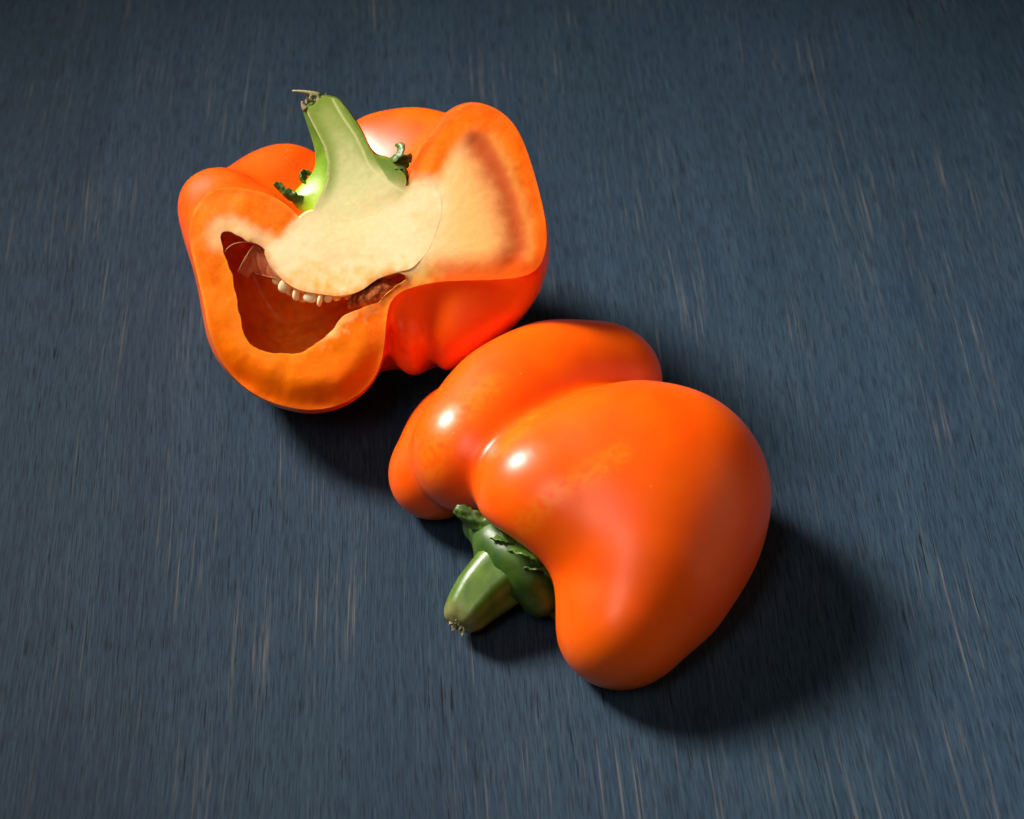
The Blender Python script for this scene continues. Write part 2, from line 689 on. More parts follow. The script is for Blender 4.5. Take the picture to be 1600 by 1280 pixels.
def bez(p0, p1, p2, n):
    t = np.linspace(0, 1, n)[:, None]
    return (1 - t) ** 2 * np.array(p0) + 2 * t * (1 - t) * np.array(p1) + t * t * np.array(p2)


sp = bez(A(838, 868, .012), A(770, 890, .0095), A(714, 976, .0058), 30)
sr = np.interp(np.linspace(0, 1, 30), [0, .2, .35, .7, .88, .95, 1], [.0076, .0076, .0075, .0062, .0050, .0043, .0030])


def stem_col(V, T):
    n = nz(V, 300, 3)
    c = mix(srgb(74, 104, 22), srgb(98, 128, 34), np.clip(.5 + n, 0, 1))
    c = mix(c, srgb(128, 126, 74), sstep(.86, 1.0, T + .06 * n))
    return c


stem_f = tube('stem', sp, sr, M_stem, front, stem_col, ridge=.17)


# --- dry broken end of the stalk
def frays(parent, tip, direction, count, spread, lng, thick):
    V, Fc = [], []
    d = np.array(direction) / np.linalg.norm(direction)
    s = np.cross(d, (0, 0, 1.0))
    s /= np.linalg.norm(s)
    u = np.cross(s, d)
    for i in range(count):
        a, r = rng.uniform(0, 6.28), spread * math.sqrt(rng.uniform(0, 1))
        b0 = np.array(tip) + r * (math.cos(a) * s + math.sin(a) * u) - 0.0008 * d
        L_ = lng * rng.uniform(.3, 1)
        ax = d + .5 * (math.cos(a) * s + math.sin(a) * u) * rng.uniform(-.6, 1.0)
        mid = b0 + ax * L_ * .55
        end = b0 + ax * L_ + .15 * L_ * np.clip(rng.normal(size=3), -1.5, 1.5)
        k0 = len(V)
        for c, w in ((b0, thick), (mid, thick * .8)):
            for j in range(5):
                q = 2 * math.pi * j / 5
                V.append(c + w * (math.cos(q) * s + math.sin(q) * u * .6))
        V.append(end)
        for j in range(5):
            k = (j + 1) % 5
            Fc.append((k0 + j, k0 + k, k0 + 5 + k, k0 + 5 + j))
            Fc.append((k0 + 5 + j, k0 + 5 + k, k0 + 10))
        Fc.append(tuple(k0 + j for j in range(5))[::-1])
    V = np.array(V)
    me = py_mesh('dry_tip', V - np.array(parent.location), Fc)
    n = nz(V, 900, 2)
    set_col(me, mix(srgb(88, 78, 48), srgb(180, 168, 120), np.clip(.5 + n * 1.3, 0, 1)))
    return new_obj('dry_tip', me, M_dry, parent, smooth=False)


frays(front, sp[-1], sp[-1] - sp[-4], 34, .0024, .0020, .0005)


def green_dark(V):
    n = nz(V, 200, 9)
    return mix(srgb(46, 78, 22), srgb(74, 104, 26), np.clip(.5 + .7 * n, 0, 1))


blob('calyx', [chain((756, 826, 1.35, .34), (780, 850, 1.4, .46), (808, 874, 1.4, .52), (832, 905, 1.1, .5), (846, 934, .85, .38)),
               chain((800, 868, 1.0, .8), (845, 860, 1.1, .8)),
               chain((750, 822, 1.0, .4), (800, 870, .8, .7), (842, 936, .6, .4))], .002, .0004, M_sepal, front, green_dark)


def sepal(parent, path, widths, side, curl=.5, th=.00045, rag=.25, seed=0):
    """thin curled leaf tongue along a path; side = direction of its width"""
    path = np.asarray(path, float)
    n, mcols = 16, 9
    t = np.linspace(0, len(path) - 1, n)
    P = np.stack([np.interp(t, np.arange(len(path)), path[:, k]) for k in range(3)], 1)
    for _ in range(3):
        P[1:-1] = .25 * P[:-2] + .5 * P[1:-1] + .25 * P[2:]
    w = np.interp(t, np.arange(len(widths)), widths)
    T = np.gradient(P, axis=0)
    T /= np.linalg.norm(T, axis=1)[:, None]
    r = np.random.default_rng(seed)
    top, bot = [], []
    for i in range(n):
        sd_ = np.asarray(side, float) - (np.asarray(side) @ T[i]) * T[i]
        sd_ /= np.linalg.norm(sd_)
        nn = np.cross(T[i], sd_)
        lw, rw = w[i] * (1 + rag * r.uniform(-1, 1)), w[i] * (1 + rag * r.uniform(-1, 1))
        for j in range(mcols):
            q = 2 * j / (mcols - 1) - 1
            off = sd_ * q * (lw if q < 0 else rw) + nn * curl * w[i] * (q * q) + nn * .12 * w[i] * math.cos(q * 7 + i)
            hth = th * (.35 + .65 * (1 - q * q)) * (1 if i < n - 2 else .4)
            top.append(P[i] + off + nn * hth)
            bot.append(P[i] + off - nn * hth)
    V = np.array(top + bot)
    m0 = len(top)
    Fc = []
    for i in range(n - 1):
        for j in range(mcols - 1):
            a = i * mcols + j
            Fc.append((a, a + 1, a + mcols + 1, a + mcols))
            Fc.append((m0 + a, m0 + a + mcols, m0 + a + mcols + 1, m0 + a + 1))
    ring = list(range(mcols)) + [i * mcols + mcols - 1 for i in range(1, n)] + [(n - 1) * mcols + j for j in range(mcols - 2, -1, -1)] + [i * mcols for i in range(n - 2, 0, -1)]
    for a, b in zip(ring, ring[1:] + ring[:1]):
        Fc.append((b, a, m0 + a, m0 + b))
    me = py_mesh('sepal', V - np.array(parent.location), Fc)
    set_col(me, mix(green_dark(V), srgb(120, 150, 60), .35 * np.clip(.3 + nz(V, 900, seed), 0, 1)))
    return new_obj('sepal', me, M_sepal, parent)


AX = np.array([.68, .73, 0])
for k, (pts, w, side) in enumerate((
        ([(772, 838, 1.7), (750, 822, 1.8), (730, 809, 1.9), (710, 796, 2.0)], (3.2, 3.0, 2.2, 1.2), (.2, .3, 1)),
        ([(826, 888, 1.85), (846, 884, 2.0), (860, 890, 2.0), (866, 905, 1.8)], (2.2, 2.6, 2.0, .5), AX),
        ([(838, 915, 1.2), (856, 930, .9), (864, 950, .6), (866, 968, .35)], (3.4, 3.0, 2.0, .4), AX + np.array([0, 0, .5])),
        ([(802, 858, 2.1), (824, 862, 2.3), (840, 870, 2.3), (848, 884, 2.1)], (2.0, 2.2, 1.6, .4), AX),
        ([(776, 838, 1.9), (792, 842, 2.0), (804, 850, 2.0)], (1.8, 1.6, .4), AX))):
    sepal(front, [A(x, y, z / 100) for x, y, z in pts], np.array(w) / 1000, side, seed=k)

# ================================================================== back pepper half, cut face towards us
TILT = math.radians(56)      # elevation of the cut face's normal
YAW = math.radians(-20)
nrm = np.array([math.sin(YAW) * math.cos(TILT), -math.cos(YAW) * math.cos(TILT), math.sin(TILT)])
eu = np.array([math.cos(YAW), math.sin(YAW), 0.0])
ev = np.cross(nrm, eu)
ZC = 0.0423
P0 = A(560, 400, ZC)


def on_plane(pts, w=0.0):
    """traced outline -> (u, v) on the plane parallel to the cut face at depth w"""
    d = ray(pts)
    t = ((P0 + w * nrm - CAM) @ nrm) / (d @ nrm)
    P = CAM + t[:, None] * d - P0
    return np.stack([P @ eu, P @ ev], 1)


def loc_to_world(L):
    return P0 + L[:, :1] * eu + L[:, 1:2] * ev + L[:, 2:3] * nrm


def slices_field(slices, lo, hi, h, blur_s):
    """slices: [(w, outline px | None, offset)], field interpolated between them"""
    au, av, aw = [np.arange(l, u + h, h) for l, u in zip(lo, hi)]
    UV = np.stack(np.meshgrid(au, av, indexing='ij'), -1).reshape(-1, 2)
    ws, fs = [], []
    for w, poly, off in slices:
        f = poly_sdf(UV, on_plane(smooth_poly(poly), w)) + off
        ws.append(w)
        fs.append(f.reshape(len(au), len(av)))
    ws, fs = np.array(ws), np.stack(fs, -1)
    order = np.argsort(ws)
    ws, fs = ws[order], fs[..., order]
    F = np.empty((len(au), len(av), len(aw)))
    # Catmull-Rom through the slices
    for i, w in enumerate(aw):
        j = int(np.clip(np.searchsorted(ws, w) - 1, 0, len(ws) - 2))
        t = (w - ws[j]) / (ws[j + 1] - ws[j])
        if t < 0 or t > 1:
            F[..., i] = fs[..., j] * (1 - t) + fs[..., j + 1] * t
            continue

        def tang(q):
            if q == 0:
                return (fs[..., 1] - fs[..., 0]) / (ws[1] - ws[0])
            if q == len(ws) - 1:
                return (fs[..., -1] - fs[..., -2]) / (ws[-1] - ws[-2])
            return (fs[..., q + 1] - fs[..., q - 1]) / (ws[q + 1] - ws[q - 1])
        dt = ws[j + 1] - ws[j]
        m0, m1 = tang(j) * dt, tang(j + 1) * dt
        t2, t3 = t * t, t ** 3
        F[..., i] = (2 * t3 - 3 * t2 + 1) * fs[..., j] + (t3 - 2 * t2 + t) * m0 + (-2 * t3 + 3 * t2) * fs[..., j + 1] + (t3 - t2) * m1
    return blur(F, blur_s)


S0 = [(478, 350), (466, 338), (450, 320), (425, 305), (397, 297), (372, 293), (347, 293), (322, 303), (304, 320), (294, 343), (293, 369), (297, 395), (306, 430),
      (316, 470), (322, 500), (331, 540), (346, 572), (375, 602), (410, 622), (450, 634), (490, 637), (530, 628), (565, 606), (588, 575), (599, 540), (603, 500),
      (606, 472), (620, 456), (640, 447), (672, 438), (720, 434), (777, 434), (822, 430), (845, 415), (855, 380), (852, 340), (840, 290), (824, 235), (806, 195), (780, 170), (745, 158),
      (720, 162), (695, 180), (672, 208), (652, 240), (641, 265), (636, 290), (600, 330), (530, 350)]
S1 = [(470, 352), (455, 330), (435, 305), (405, 285), (375, 266), (345, 260), (312, 266), (288, 284), (277, 310), (277, 335), (284, 365), (298, 410), (310, 450),
      (316, 490), (322, 530), (342, 572), (378, 606), (415, 630), (455, 643), (490, 647), (530, 639), (565, 618), (588, 590), (598, 560), (603, 520), (609, 500), (617, 525), (630, 548), (645, 548), (655, 520),
      (662, 496), (670, 515), (690, 540), (720, 540), (760, 518), (810, 490), (843, 450), (858, 405), (858, 370), (849, 320), (830, 260), (810, 205), (785, 174), (745, 158),
      (715, 163), (690, 180), (668, 205), (650, 240), (642, 268), (640, 300), (600, 330), (530, 350)]
S2 = [(470, 345), (458, 325), (436, 303), (408, 286), (378, 272), (345, 266), (312, 275), (292, 295), (284, 325), (292, 380), (308, 440),
      (318, 500), (340, 560), (380, 604), (430, 632), (490, 642), (535, 630), (570, 605), (590, 582), (600, 560), (605, 540), (614, 565), (630, 583), (648, 587), (661, 575), (669, 545), (678, 565), (692, 583),
      (720, 568), (770, 540), (812, 503), (843, 460), (858, 410), (857, 365), (846, 315), (828, 260), (806, 210), (780, 182), (745, 172),
      (718, 180), (695, 198), (668, 218), (640, 240), (610, 275), (575, 310), (540, 320), (510, 315)]
S3 = [(500, 250), (478, 228), (440, 222), (402, 232), (368, 254), (335, 290), (318, 340), (318, 420),
      (335, 500), (370, 560), (430, 600), (490, 612), (550, 600), (600, 575), (645, 580), (700, 570), (760, 535), (800, 500), (832, 450), (842, 400), (838, 350), (822, 290), (800, 240), (770, 205), (735, 192),
      (700, 176), (652, 165), (600, 172), (560, 184), (535, 210), (515, 240)]
S4 = [(500, 285), (450, 262), (400, 280), (360, 340), (355, 420), (385, 500), (440, 545), (520, 560), (600, 550), (680, 530), (750, 480), (785, 420), (785, 340), (760, 270), (710, 225), (650, 205), (590, 215), (540, 260)]
C0 = [(342, 362), (362, 361), (382, 376), (400, 380), (412, 387), (422, 410), (437, 432), (455, 447), (475, 455), (500, 457), (520, 461), (545, 459), (570, 450), (580, 438), (600, 430),
      (625, 423), (638, 431), (636, 442), (620, 453), (598, 468), (575, 478), (550, 487), (532, 497), (525, 512), (507, 527), (485, 542), (470, 552), (450, 551), (430, 553), (407, 547), (397, 540), (384, 532),
      (379, 515), (372, 482), (367, 445), (360, 420), (351, 395), (344, 375)]
lo, hi, h = np.array([-.056, -.052, -.054]), np.array([.060, .052, .005]), 0.0008
F = slices_field([(0.006, S0, .0006), (0.0, S0, 0), (-.007, S1, 0), (-.014, S2, 0), (-.026, S3, 0), (-.038, S4, .0005), (-.046, S4, .013), (-.054, S4, .03)], lo, hi, h, 1.3)
Cv = slices_field([(0.004, C0, -.0002), (0.0, C0, 0), (-.004, C0, -.0012), (-.012, C0, -.005), (-.022, C0, -.006), (-.032, C0, .004), (-.05, C0, .02)], lo, hi, h, 0.8)
gw = np.arange(lo[2], hi[2] + h, h)[None, None, :]
thick = np.interp(gw, [-.05, -.008, -.002, .005], [.0058, .0055, .002, .001])
fi = np.argwhere((np.abs(Cv) < .002) & (gw > -.005))
Cv[fi[:, 0], fi[:, 1], fi[:, 2]] += .0007 * nz(fi * h, 420, 2, 3)
Cv = -smin(-Cv, -(F + thick), .002)          # leave a wall
B = np.maximum(F, -Cv)
V, Q = surface_nets(B, lo, h)
V = relax(V, Q, 16)
outer = tri_sample(F, lo, h, V)
is_cav = outer < -.0016
bm = bmesh.new()
lay = bm.verts.layers.int.new('cav')
vs = []
for p, c in zip(V, is_cav):
    v = bm.verts.new(p)
    v[lay] = int(c)
    vs.append(v)
for q in Q:
    bm.faces.new([vs[i] for i in q])
res = bmesh.ops.bisect_plane(bm, geom=bm.verts[:] + bm.edges[:] + bm.faces[:], dist=1e-7, plane_co=(0, 0, 0), plane_no=(0, 0, 1), clear_outer=True)
ce = [e for e in res['geom_cut'] if isinstance(e, bmesh.types.BMEdge)]
for f in bm.faces:
    f.smooth = True
    f.material_index = 2 if sum(v[lay] for v in f.verts) > len(f.verts) / 2 else 0
# dense cut face
bv = list({v for e in ce for v in e.verts})
bi = {v: i for i, v in enumerate(bv)}
bp2 = np.array([[v.co.x, v.co.y] for v in bv])
gs = 0.0005
g = grid2 = np.stack(np.meshgrid(np.arange(lo[0], hi[0], gs), np.arange(lo[1], hi[1], gs), indexing='ij'), -1).reshape(-1, 2)
g = g + rng.uniform(-.12, .12, g.shape) * gs
g3 = np.concatenate([g, np.zeros((len(g), 1))], 1)
keep = (tri_sample(B, lo, h, g3) < -.0006)
g = g[keep]
pts2 = [Vector(p) for p in bp2] + [Vector(p) for p in g]
out = delaunay_2d_cdt(pts2, [(bi[e.verts[0]], bi[e.verts[1]]) for e in ce], [], 0, 1e-7)
ov, of, orig = out[0], out[2], out[3]
mv = []
for p, og in zip(ov, orig):
    b_ = [i for i in og if i < len(bv)]
    mv.append(bv[b_[0]] if b_ else None)
cen = np.array([[sum(ov[i].x for i in f) / 3, sum(ov[i].y for i in f) / 3, 0] for f in of])
inside = tri_sample(B, lo, h, cen) < 0.0001

KORE = smooth_poly([(466, 338), (445, 366), (428, 378), (412, 387), (422, 410), (437, 432), (455, 447), (475, 455), (500, 457), (520, 461), (545, 459), (570, 450), (580, 438), (600, 430), (625, 424),
                    (640, 424), (655, 410), (672, 388), (686, 350), (692, 322), (684, 292), (660, 284), (636, 292), (612, 262), (560, 240), (508, 262), (482, 325)], 2)

# relief of the cut face: septum pocket and its shallow groove on the right
OV = np.array([[p.x, p.y, 0] for p in ov])
pxo = to_px(loc_to_world(OV))
SEPT = smooth_poly([(682, 300), (696, 262), (716, 224), (740, 204), (764, 218), (792, 262), (812, 315), (824, 370), (820, 412), (798, 430), (740, 432), (690, 432), (655, 430), (660, 380), (680, 330)])
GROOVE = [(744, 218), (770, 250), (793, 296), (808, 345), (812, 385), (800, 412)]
sd = poly_sdf(pxo, SEPT)
nr_ = nz(OV, 600, 4, 3)
ng = nz(OV, 2500, 8, 2)


def seg_dist(px, pts):
    d = np.full(len(px), 1e9)
    for a, b in zip(pts[:-1], pts[1:]):
        a, b = np.array(a, float), np.array(b, float)
        e = b - a
        t = np.clip(((px - a) @ e) / (e @ e), 0, 1)
        d = np.minimum(d, np.linalg.norm(px - a - t[:, None] * e, axis=1))
    return d


gd = seg_dist(pxo, GROOVE)
dep = 0.0005 * np.exp(-(gd / 19) ** 2) * sstep(8, -18, sd)
dep += 0.0006 * sstep(-4, -10, poly_sdf(pxo, KORE))
edge_d = -tri_sample(F, lo, h, OV)
zz = -dep + 0.00005 * nr_ + 0.00003 * ng + 0.0004 * nz(OV, 130, 3, 2) * sstep(4, 24, poly_sdf(pxo, KORE)) * sstep(0, 20, sd)
for i in range(len(ov)):
    if mv[i] is None:
        mv[i] = bm.verts.new((ov[i].x, ov[i].y, zz[i]))
nf = []
for f, ok in zip(of, inside):
    if not ok:
        continue
    vv = [mv[i] for i in f]
    if len(set(vv)) < 3:
        continue
    try:
        fc = bm.faces.new(vv)
    except ValueError:
        continue
    fc.material_index = 1
    fc.smooth = True
    nf.append(fc)
bm.normal_update()
for fc in nf:
    if fc.normal.z < 0:
        fc.normal_flip()
bm.normal_update()
for e in ce:
    if e.is_valid:
        ep = to_px(loc_to_world(np.array([e.verts[0].co])))[0]
        e.smooth = False
bm.verts.index_update()
me = bpy.data.meshes.new('flesh')
bm.to_mesh(me)
ncut = {v.index for f in nf for v in f.verts}
bm.free()
Lc = np.array([v.co for v in me.vertices])
Wb = loc_to_world(Lc)
px = to_px(Wb)
dF = -tri_sample(F, lo, h, Lc)
on_cut = np.zeros(len(Lc), bool)
on_cut[list(ncut)] = True
# the knife dragged the rim: soft lips below, crisp shoulders above
lipD = .0004 + .0026 * sstep(500, 600, px[:, 1]) * sstep(640, 600, px[:, 0]) + .0005 * sstep(620, 660, px[:, 0]) * sstep(395, 430, px[:, 1]) + .0008 * sstep(330, 300, px[:, 0])
Lc[:, 2] -= np.where(on_cut, lipD * sstep(.009, 0, dF) ** 2, np.where(dF < .0016, lipD * np.exp(Lc[:, 2] / .006), 0))
Wb = loc_to_world(Lc)
print('back pepper lowest z', Wb[:, 2].min(), 'at', px[Wb[:, 2].argmin()], 'range', Wb.min(0), Wb.max(0))
n1, n2, n3 = nz(Wb, 90, 1), nz(Wb, 420, 5, 4), nz(Wb, 1500, 6, 3)
CAVP = smooth_poly(C0)


def cut_colour(px, dF, n1, n2, n3):
    """albedo of the cut tissue: flesh at the wall, pith towards the hollow, cream core, green towards the stalk, plus painted groove shade"""
    dc = poly_sdf(px, CAVP)
    dk = poly_sdf(px, KORE)
    c = mix(np.broadcast_to(FLESH, (len(px), 3)), FLESH_D, np.clip(.35 + 1.2 * n1 + .5 * n3, 0, 1))
    c = mix(c, srgb(250, 108, 0), sstep(.0022, .0006, dF))
    c = mix(c, srgb(255, 160, 50), .35 * sstep(.0013, .0002, dF) * (1 - sstep(600, 640, px[:, 0]) * sstep(380, 420, px[:, 1])))
    c = mix(c, ORANGE, .8 * sstep(600, 640, px[:, 0]) * sstep(.0030, .0006, dF))
    low_r = sstep(630, 670, px[:, 0]) * sstep(385, 436, px[:, 1] + 3 * n2)
    c = mix(c, ORANGE, .7 * sstep(.008, .002, dF) * sstep(520, 580, px[:, 1]))
    # pith lines the hollow's roof and lower right lip
    top = sstep(405, 372, px[:, 1]) * sstep(300, 350, px[:, 0])
    lip = sstep(495, 520, px[:, 0]) * sstep(470, 500, px[:, 1]) * sstep(610, 560, px[:, 0])
    c = mix(c, PITH, .95 * top * sstep(36, 8, dc + 5 * n2))
    c = mix(c, srgb(246, 190, 120), .85 * lip * sstep(18, 3, dc + 16 * n2))
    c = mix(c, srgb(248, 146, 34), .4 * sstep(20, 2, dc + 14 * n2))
    # septum
    ds = poly_sdf(px, SEPT)
    gd = seg_dist(px, GROOVE)
    c = mix(c, APRICOT, sstep(14, -14, ds + 4 * n2))
    c = mix(c, srgb(240, 160, 76), .7 * sstep(6, -8, ds) * sstep(390, 424, px[:, 1] + 10 * n2))
    c = mix(c, GROOVE_SHADE, .9 * np.exp(-((gd + 6 * n2) / 32) ** 2) * sstep(26, -4, ds))  # shade in the groove, painted as a soft dark band
    c = mix(c, srgb(243, 158, 70), .55 * np.exp(-((seg_dist(px, [(770, 215), (796, 258), (818, 318), (830, 375), (826, 405)]) + 6 * n2) / 9) ** 2))
    c = mix(c, srgb(252, 206, 142), .7 * sstep(745, 690, px[:, 0]) * sstep(10, -10, ds))
    c = mix(c, ORANGE, .92 * low_r)
    # around the tail hole, spongy yellow-orange
    c = mix(c, srgb(248, 188, 84), .8 * sstep(40, 8, np.hypot(px[:, 0] - 655, px[:, 1] - 425) + 14 * n2))
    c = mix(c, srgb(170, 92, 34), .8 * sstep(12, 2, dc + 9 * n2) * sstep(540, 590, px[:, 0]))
    # core
    k = sstep(np.where(px[:, 0] > 640, 26, 12), -12, dk + 4 * n2)
    cc = mix(np.broadcast_to(CREAM, (len(px), 3)), srgb(243, 208, 150), np.clip(.3 + n1 + .4 * n2, 0, 1))
    low = sstep(400, 450, px[:, 1] + 22 * n2) * sstep(430, 480, px[:, 0])
    cc = mix(cc, srgb(248, 190, 98), .8 * low * np.clip(.75 + .6 * n2, 0, 1))
    cc = mix(cc, srgb(248, 160, 40), .6 * sstep(.3, .55, n2) * sstep(420, 445, px[:, 1]))
    cc = mix(cc, srgb(226, 222, 150), .55 * sstep(410, 330, px[:, 1]) * sstep(70, 10, np.abs(px[:, 0] - 545) + 30 * n2))
    c = mix(c, cc, k)
    # stalk tissue
    s = sstep(352, 270, px[:, 1] + 0.15 * (px[:, 0] - 545) + 8 * n2) * sstep(14, -2, poly_sdf(px, STEMP))
    cs = mix(np.broadcast_to(srgb(214, 208, 144), (len(px), 3)), srgb(150, 164, 82), sstep(290, 170, px[:, 1] + 20 * n2))
    rim = poly_sdf(px, STEMP)
    cs = mix(cs, srgb(122, 144, 52), .85 * sstep(-26, -4, rim + 3 * n2))
    ln = np.minimum(seg_dist(px, [(477, 172), (490, 196), (508, 230), (513, 254), (512, 280), (504, 302), (488, 326)]),
                    seg_dist(px, [(520, 156), (536, 184), (554, 210), (566, 234), (576, 258), (592, 276), (616, 292), (636, 302)]))
    right = sstep(0, 6, seg_dist(px, [(520, 156), (536, 184), (554, 210), (566, 234), (576, 258), (592, 276), (616, 292), (636, 302)]) * np.where(px[:, 0] * .9 + (300 - px[:, 1]) * .55 > 556, 1, -1))
    cs = mix(cs, srgb(96, 128, 44), .8 * right * sstep(300, 285, px[:, 1]))
    c = mix(c, cs, s)
    c = mix(c, srgb(222, 216, 150), .75 * np.exp(-(ln / 1.6) ** 2) * sstep(14, 2, rim))
    return c


STEMP = smooth_poly([(477, 172), (490, 196), (507, 230), (512, 254), (511, 280), (503, 302), (486, 328), (500, 345), (560, 345), (620, 315), (636, 290), (634, 272), (620, 262), (606, 248), (590, 247),
                     (578, 234), (568, 210), (548, 178), (530, 155), (518, 152), (504, 150), (496, 156), (488, 168)], 2)
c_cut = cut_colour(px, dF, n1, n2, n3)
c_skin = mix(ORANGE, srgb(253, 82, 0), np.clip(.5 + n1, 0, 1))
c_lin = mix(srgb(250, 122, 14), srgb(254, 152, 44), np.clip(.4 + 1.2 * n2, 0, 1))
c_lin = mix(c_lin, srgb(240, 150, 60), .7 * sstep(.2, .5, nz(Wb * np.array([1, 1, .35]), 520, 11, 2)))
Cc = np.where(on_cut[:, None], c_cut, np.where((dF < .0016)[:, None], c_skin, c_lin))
back = empty('pepper_half', A(600, 560, 0), 'orange bell pepper half propped up with its cut face, core and seeds showing', 'bell pepper', 'halves of the cut orange pepper')
ORG = np.array(back.location)
me.vertices.foreach_set('co', (Wb - ORG).astype(np.float32).ravel())
set_col(me, Cc)
o = bpy.data.objects.new('flesh', me)
for m_ in (M_skin, M_flesh, M_lining):
    me.materials.append(m_)
COL.objects.link(o)
o.parent = back


def half_solid(name, slices, lo, hi, h, m, colfn, face_w, noise_amp, blur_s=1.0, relax_n=10, m_face=None, sink=None):
    """solid lofted through traced slices and cut flat at w = face_w, face tessellated"""
    F = slices_field(slices, lo, hi, h, blur_s)
    V, Q = surface_nets(F, lo, h)
    V = relax(V, Q, relax_n)
    bm = bmesh.new()
    vs = [bm.verts.new(p) for p in V]
    for q in Q:
        bm.faces.new([vs[i] for i in q])
    res = bmesh.ops.bisect_plane(bm, geom=bm.verts[:] + bm.edges[:] + bm.faces[:], dist=1e-7, plane_co=(0, 0, face_w), plane_no=(0, 0, 1), clear_outer=True)
    ce = [e for e in res['geom_cut'] if isinstance(e, bmesh.types.BMEdge)]
    bv = list({v for e in ce for v in e.verts})
    bi = {v: i for i, v in enumerate(bv)}
    gs = h * .8
    g = np.stack(np.meshgrid(np.arange(lo[0], hi[0], gs), np.arange(lo[1], hi[1], gs), indexing='ij'), -1).reshape(-1, 2)
    g = g + rng.uniform(-.12, .12, g.shape) * gs
    g = g[tri_sample(F, lo, h, np.concatenate([g, np.full((len(g), 1), face_w)], 1)) < -.8 * h]
    out = delaunay_2d_cdt([Vector((v.co.x, v.co.y)) for v in bv] + [Vector(p) for p in g], [(bi[e.verts[0]], bi[e.verts[1]]) for e in ce], [], 0, 1e-7)
    ov, of, orig = out[0], out[2], out[3]
    OV = np.array([[p.x, p.y, face_w] for p in ov])
    zz = face_w + noise_amp * nz(OV, 700, 4, 3) + noise_amp * .6 * nz(OV, 2500, 8, 2)
    if sink is not None:
        zz -= 0.0005 * sstep(-3, -9, poly_sdf(to_px(loc_to_world(OV)), smooth_poly(sink)))
    mv = []
    for i, (p, og) in enumerate(zip(ov, orig)):
        b_ = [j for j in og if j < len(bv)]
        mv.append(bv[b_[0]] if b_ else bm.verts.new((p.x, p.y, zz[i])))
    cen = np.array([[sum(ov[i].x for i in f) / 3, sum(ov[i].y for i in f) / 3, face_w] for f in of])
    ins = tri_sample(F, lo, h, cen) < .0001
    nf = []
    for f, ok in zip(of, ins):
        vv = [mv[i] for i in f]
        if ok and len(set(vv)) == 3:
            try:
                nf.append(bm.faces.new(vv))
            except ValueError:
                pass
    bm.normal_update()
    for fc in nf:
        if fc.normal.z < 0:
            fc.normal_flip()
    for f in nf:
        f.material_index = 1 if m_face else 0
    for f in bm.faces:
        f.smooth = True
    for e in ce:
        e.smooth = False
    bm.verts.index_update()
    cutset = {v.index for f in nf for v in f.verts}
    me = bpy.data.meshes.new(name)
    bm.to_mesh(me)
    bm.free()
    Lc = np.array([v.co for v in me.vertices])
    W = loc_to_world(Lc)
    oc = np.zeros(len(Lc), bool)
    oc[list(cutset)] = True
    me.vertices.foreach_set('co', (W - ORG).astype(np.float32).ravel())
    set_col(me, colfn(W, oc, Lc))
    o = bpy.data.objects.new(name, me)
    me.materials.append(m)
    if m_face:
        me.materials.append(m_face)
    COL.objects.link(o)
    o.parent = back
    return o


def bounds(polys, wmin, wmax, pad=.004):
    P = np.concatenate([on_plane(p) for p in polys])
    return np.array([*(P.min(0) - pad), wmin]), np.array([*(P.max(0) + pad), wmax])


T0 = [(477, 172), (490, 196), (507, 230), (512, 254), (511, 280), (503, 302), (486, 328), (500, 345), (560, 345), (620, 315), (636, 290), (634, 272), (620, 262), (606, 248), (590, 247),
      (578, 234), (568, 210), (548, 178), (530, 155), (518, 152), (504, 150), (496, 156), (488, 168)]
# --- core with the placenta bulging into the hollow
K0 = [(472, 335), (460, 352), (440, 370), (424, 380), (411, 387), (421, 410), (436, 433), (455, 448), (475, 456), (500, 459), (520, 463), (545, 461), (570, 452), (582, 439), (601, 431), (625, 424),
      (642, 421), (656, 408), (672, 388), (686, 350), (692, 322), (684, 292), (660, 284), (638, 291), (600, 300), (540, 315), (500, 325)]
blo, bhi = bounds([K0], -.02, .003)


def core_col(W, oc, Lc):
    px = to_px(W)
    n1, n2, n3 = nz(W, 90, 1), nz(W, 420, 5, 4), nz(W, 1500, 6, 3)
    c = cut_colour(px, np.full(len(px), .005), n1, n2, n3)
    return np.where(oc[:, None], c, mix(PITH, CREAM, np.clip(.5 + n2, 0, 1)))


half_solid('core', [(.003, K0, 0), (0, K0, 0), (-.004, K0, -.0004), (-.010, K0, .002), (-.015, K0, .008), (-.02, K0, .016)], blo, bhi, .0005, M_core, core_col, .00003, .00002, sink=T0)

# --- stalk, cut lengthwise
T1 = [(472, 172), (480, 196), (492, 232), (494, 258), (486, 274), (474, 286), (458, 303), (454, 311), (466, 327), (484, 334), (500, 345), (560, 345), (620, 315), (640, 285), (638, 265), (622, 256), (606, 244), (590, 243),
      (578, 230), (568, 206), (550, 178), (531, 153), (518, 150), (504, 148), (494, 154), (480, 164)]
T2 = [(480, 172), (490, 196), (500, 235), (502, 258), (494, 276), (480, 290), (466, 305), (470, 325), (500, 340), (560, 340), (615, 310), (630, 280), (612, 262), (594, 255), (575, 235), (560, 206), (545, 178), (526, 158), (504, 156)]
blo, bhi = bounds([T0, T1], -.015, .002)


def bstem_col(W, oc, Lc):
    px = to_px(W)
    n1, n2, n3 = nz(W, 90, 1), nz(W, 420, 5, 4), nz(W, 1500, 6, 3)
    c = cut_colour(px, np.full(len(px), .005), n1, n2, n3)
    out = mix(srgb(120, 160, 36), srgb(96, 128, 40), sstep(270, 200, px[:, 1] + 20 * n2))
    out = mix(out, srgb(170, 200, 40), .7 * sstep(250, 300, px[:, 1]) * sstep(520, 500, px[:, 0]))
    return np.where(oc[:, None], c, out)


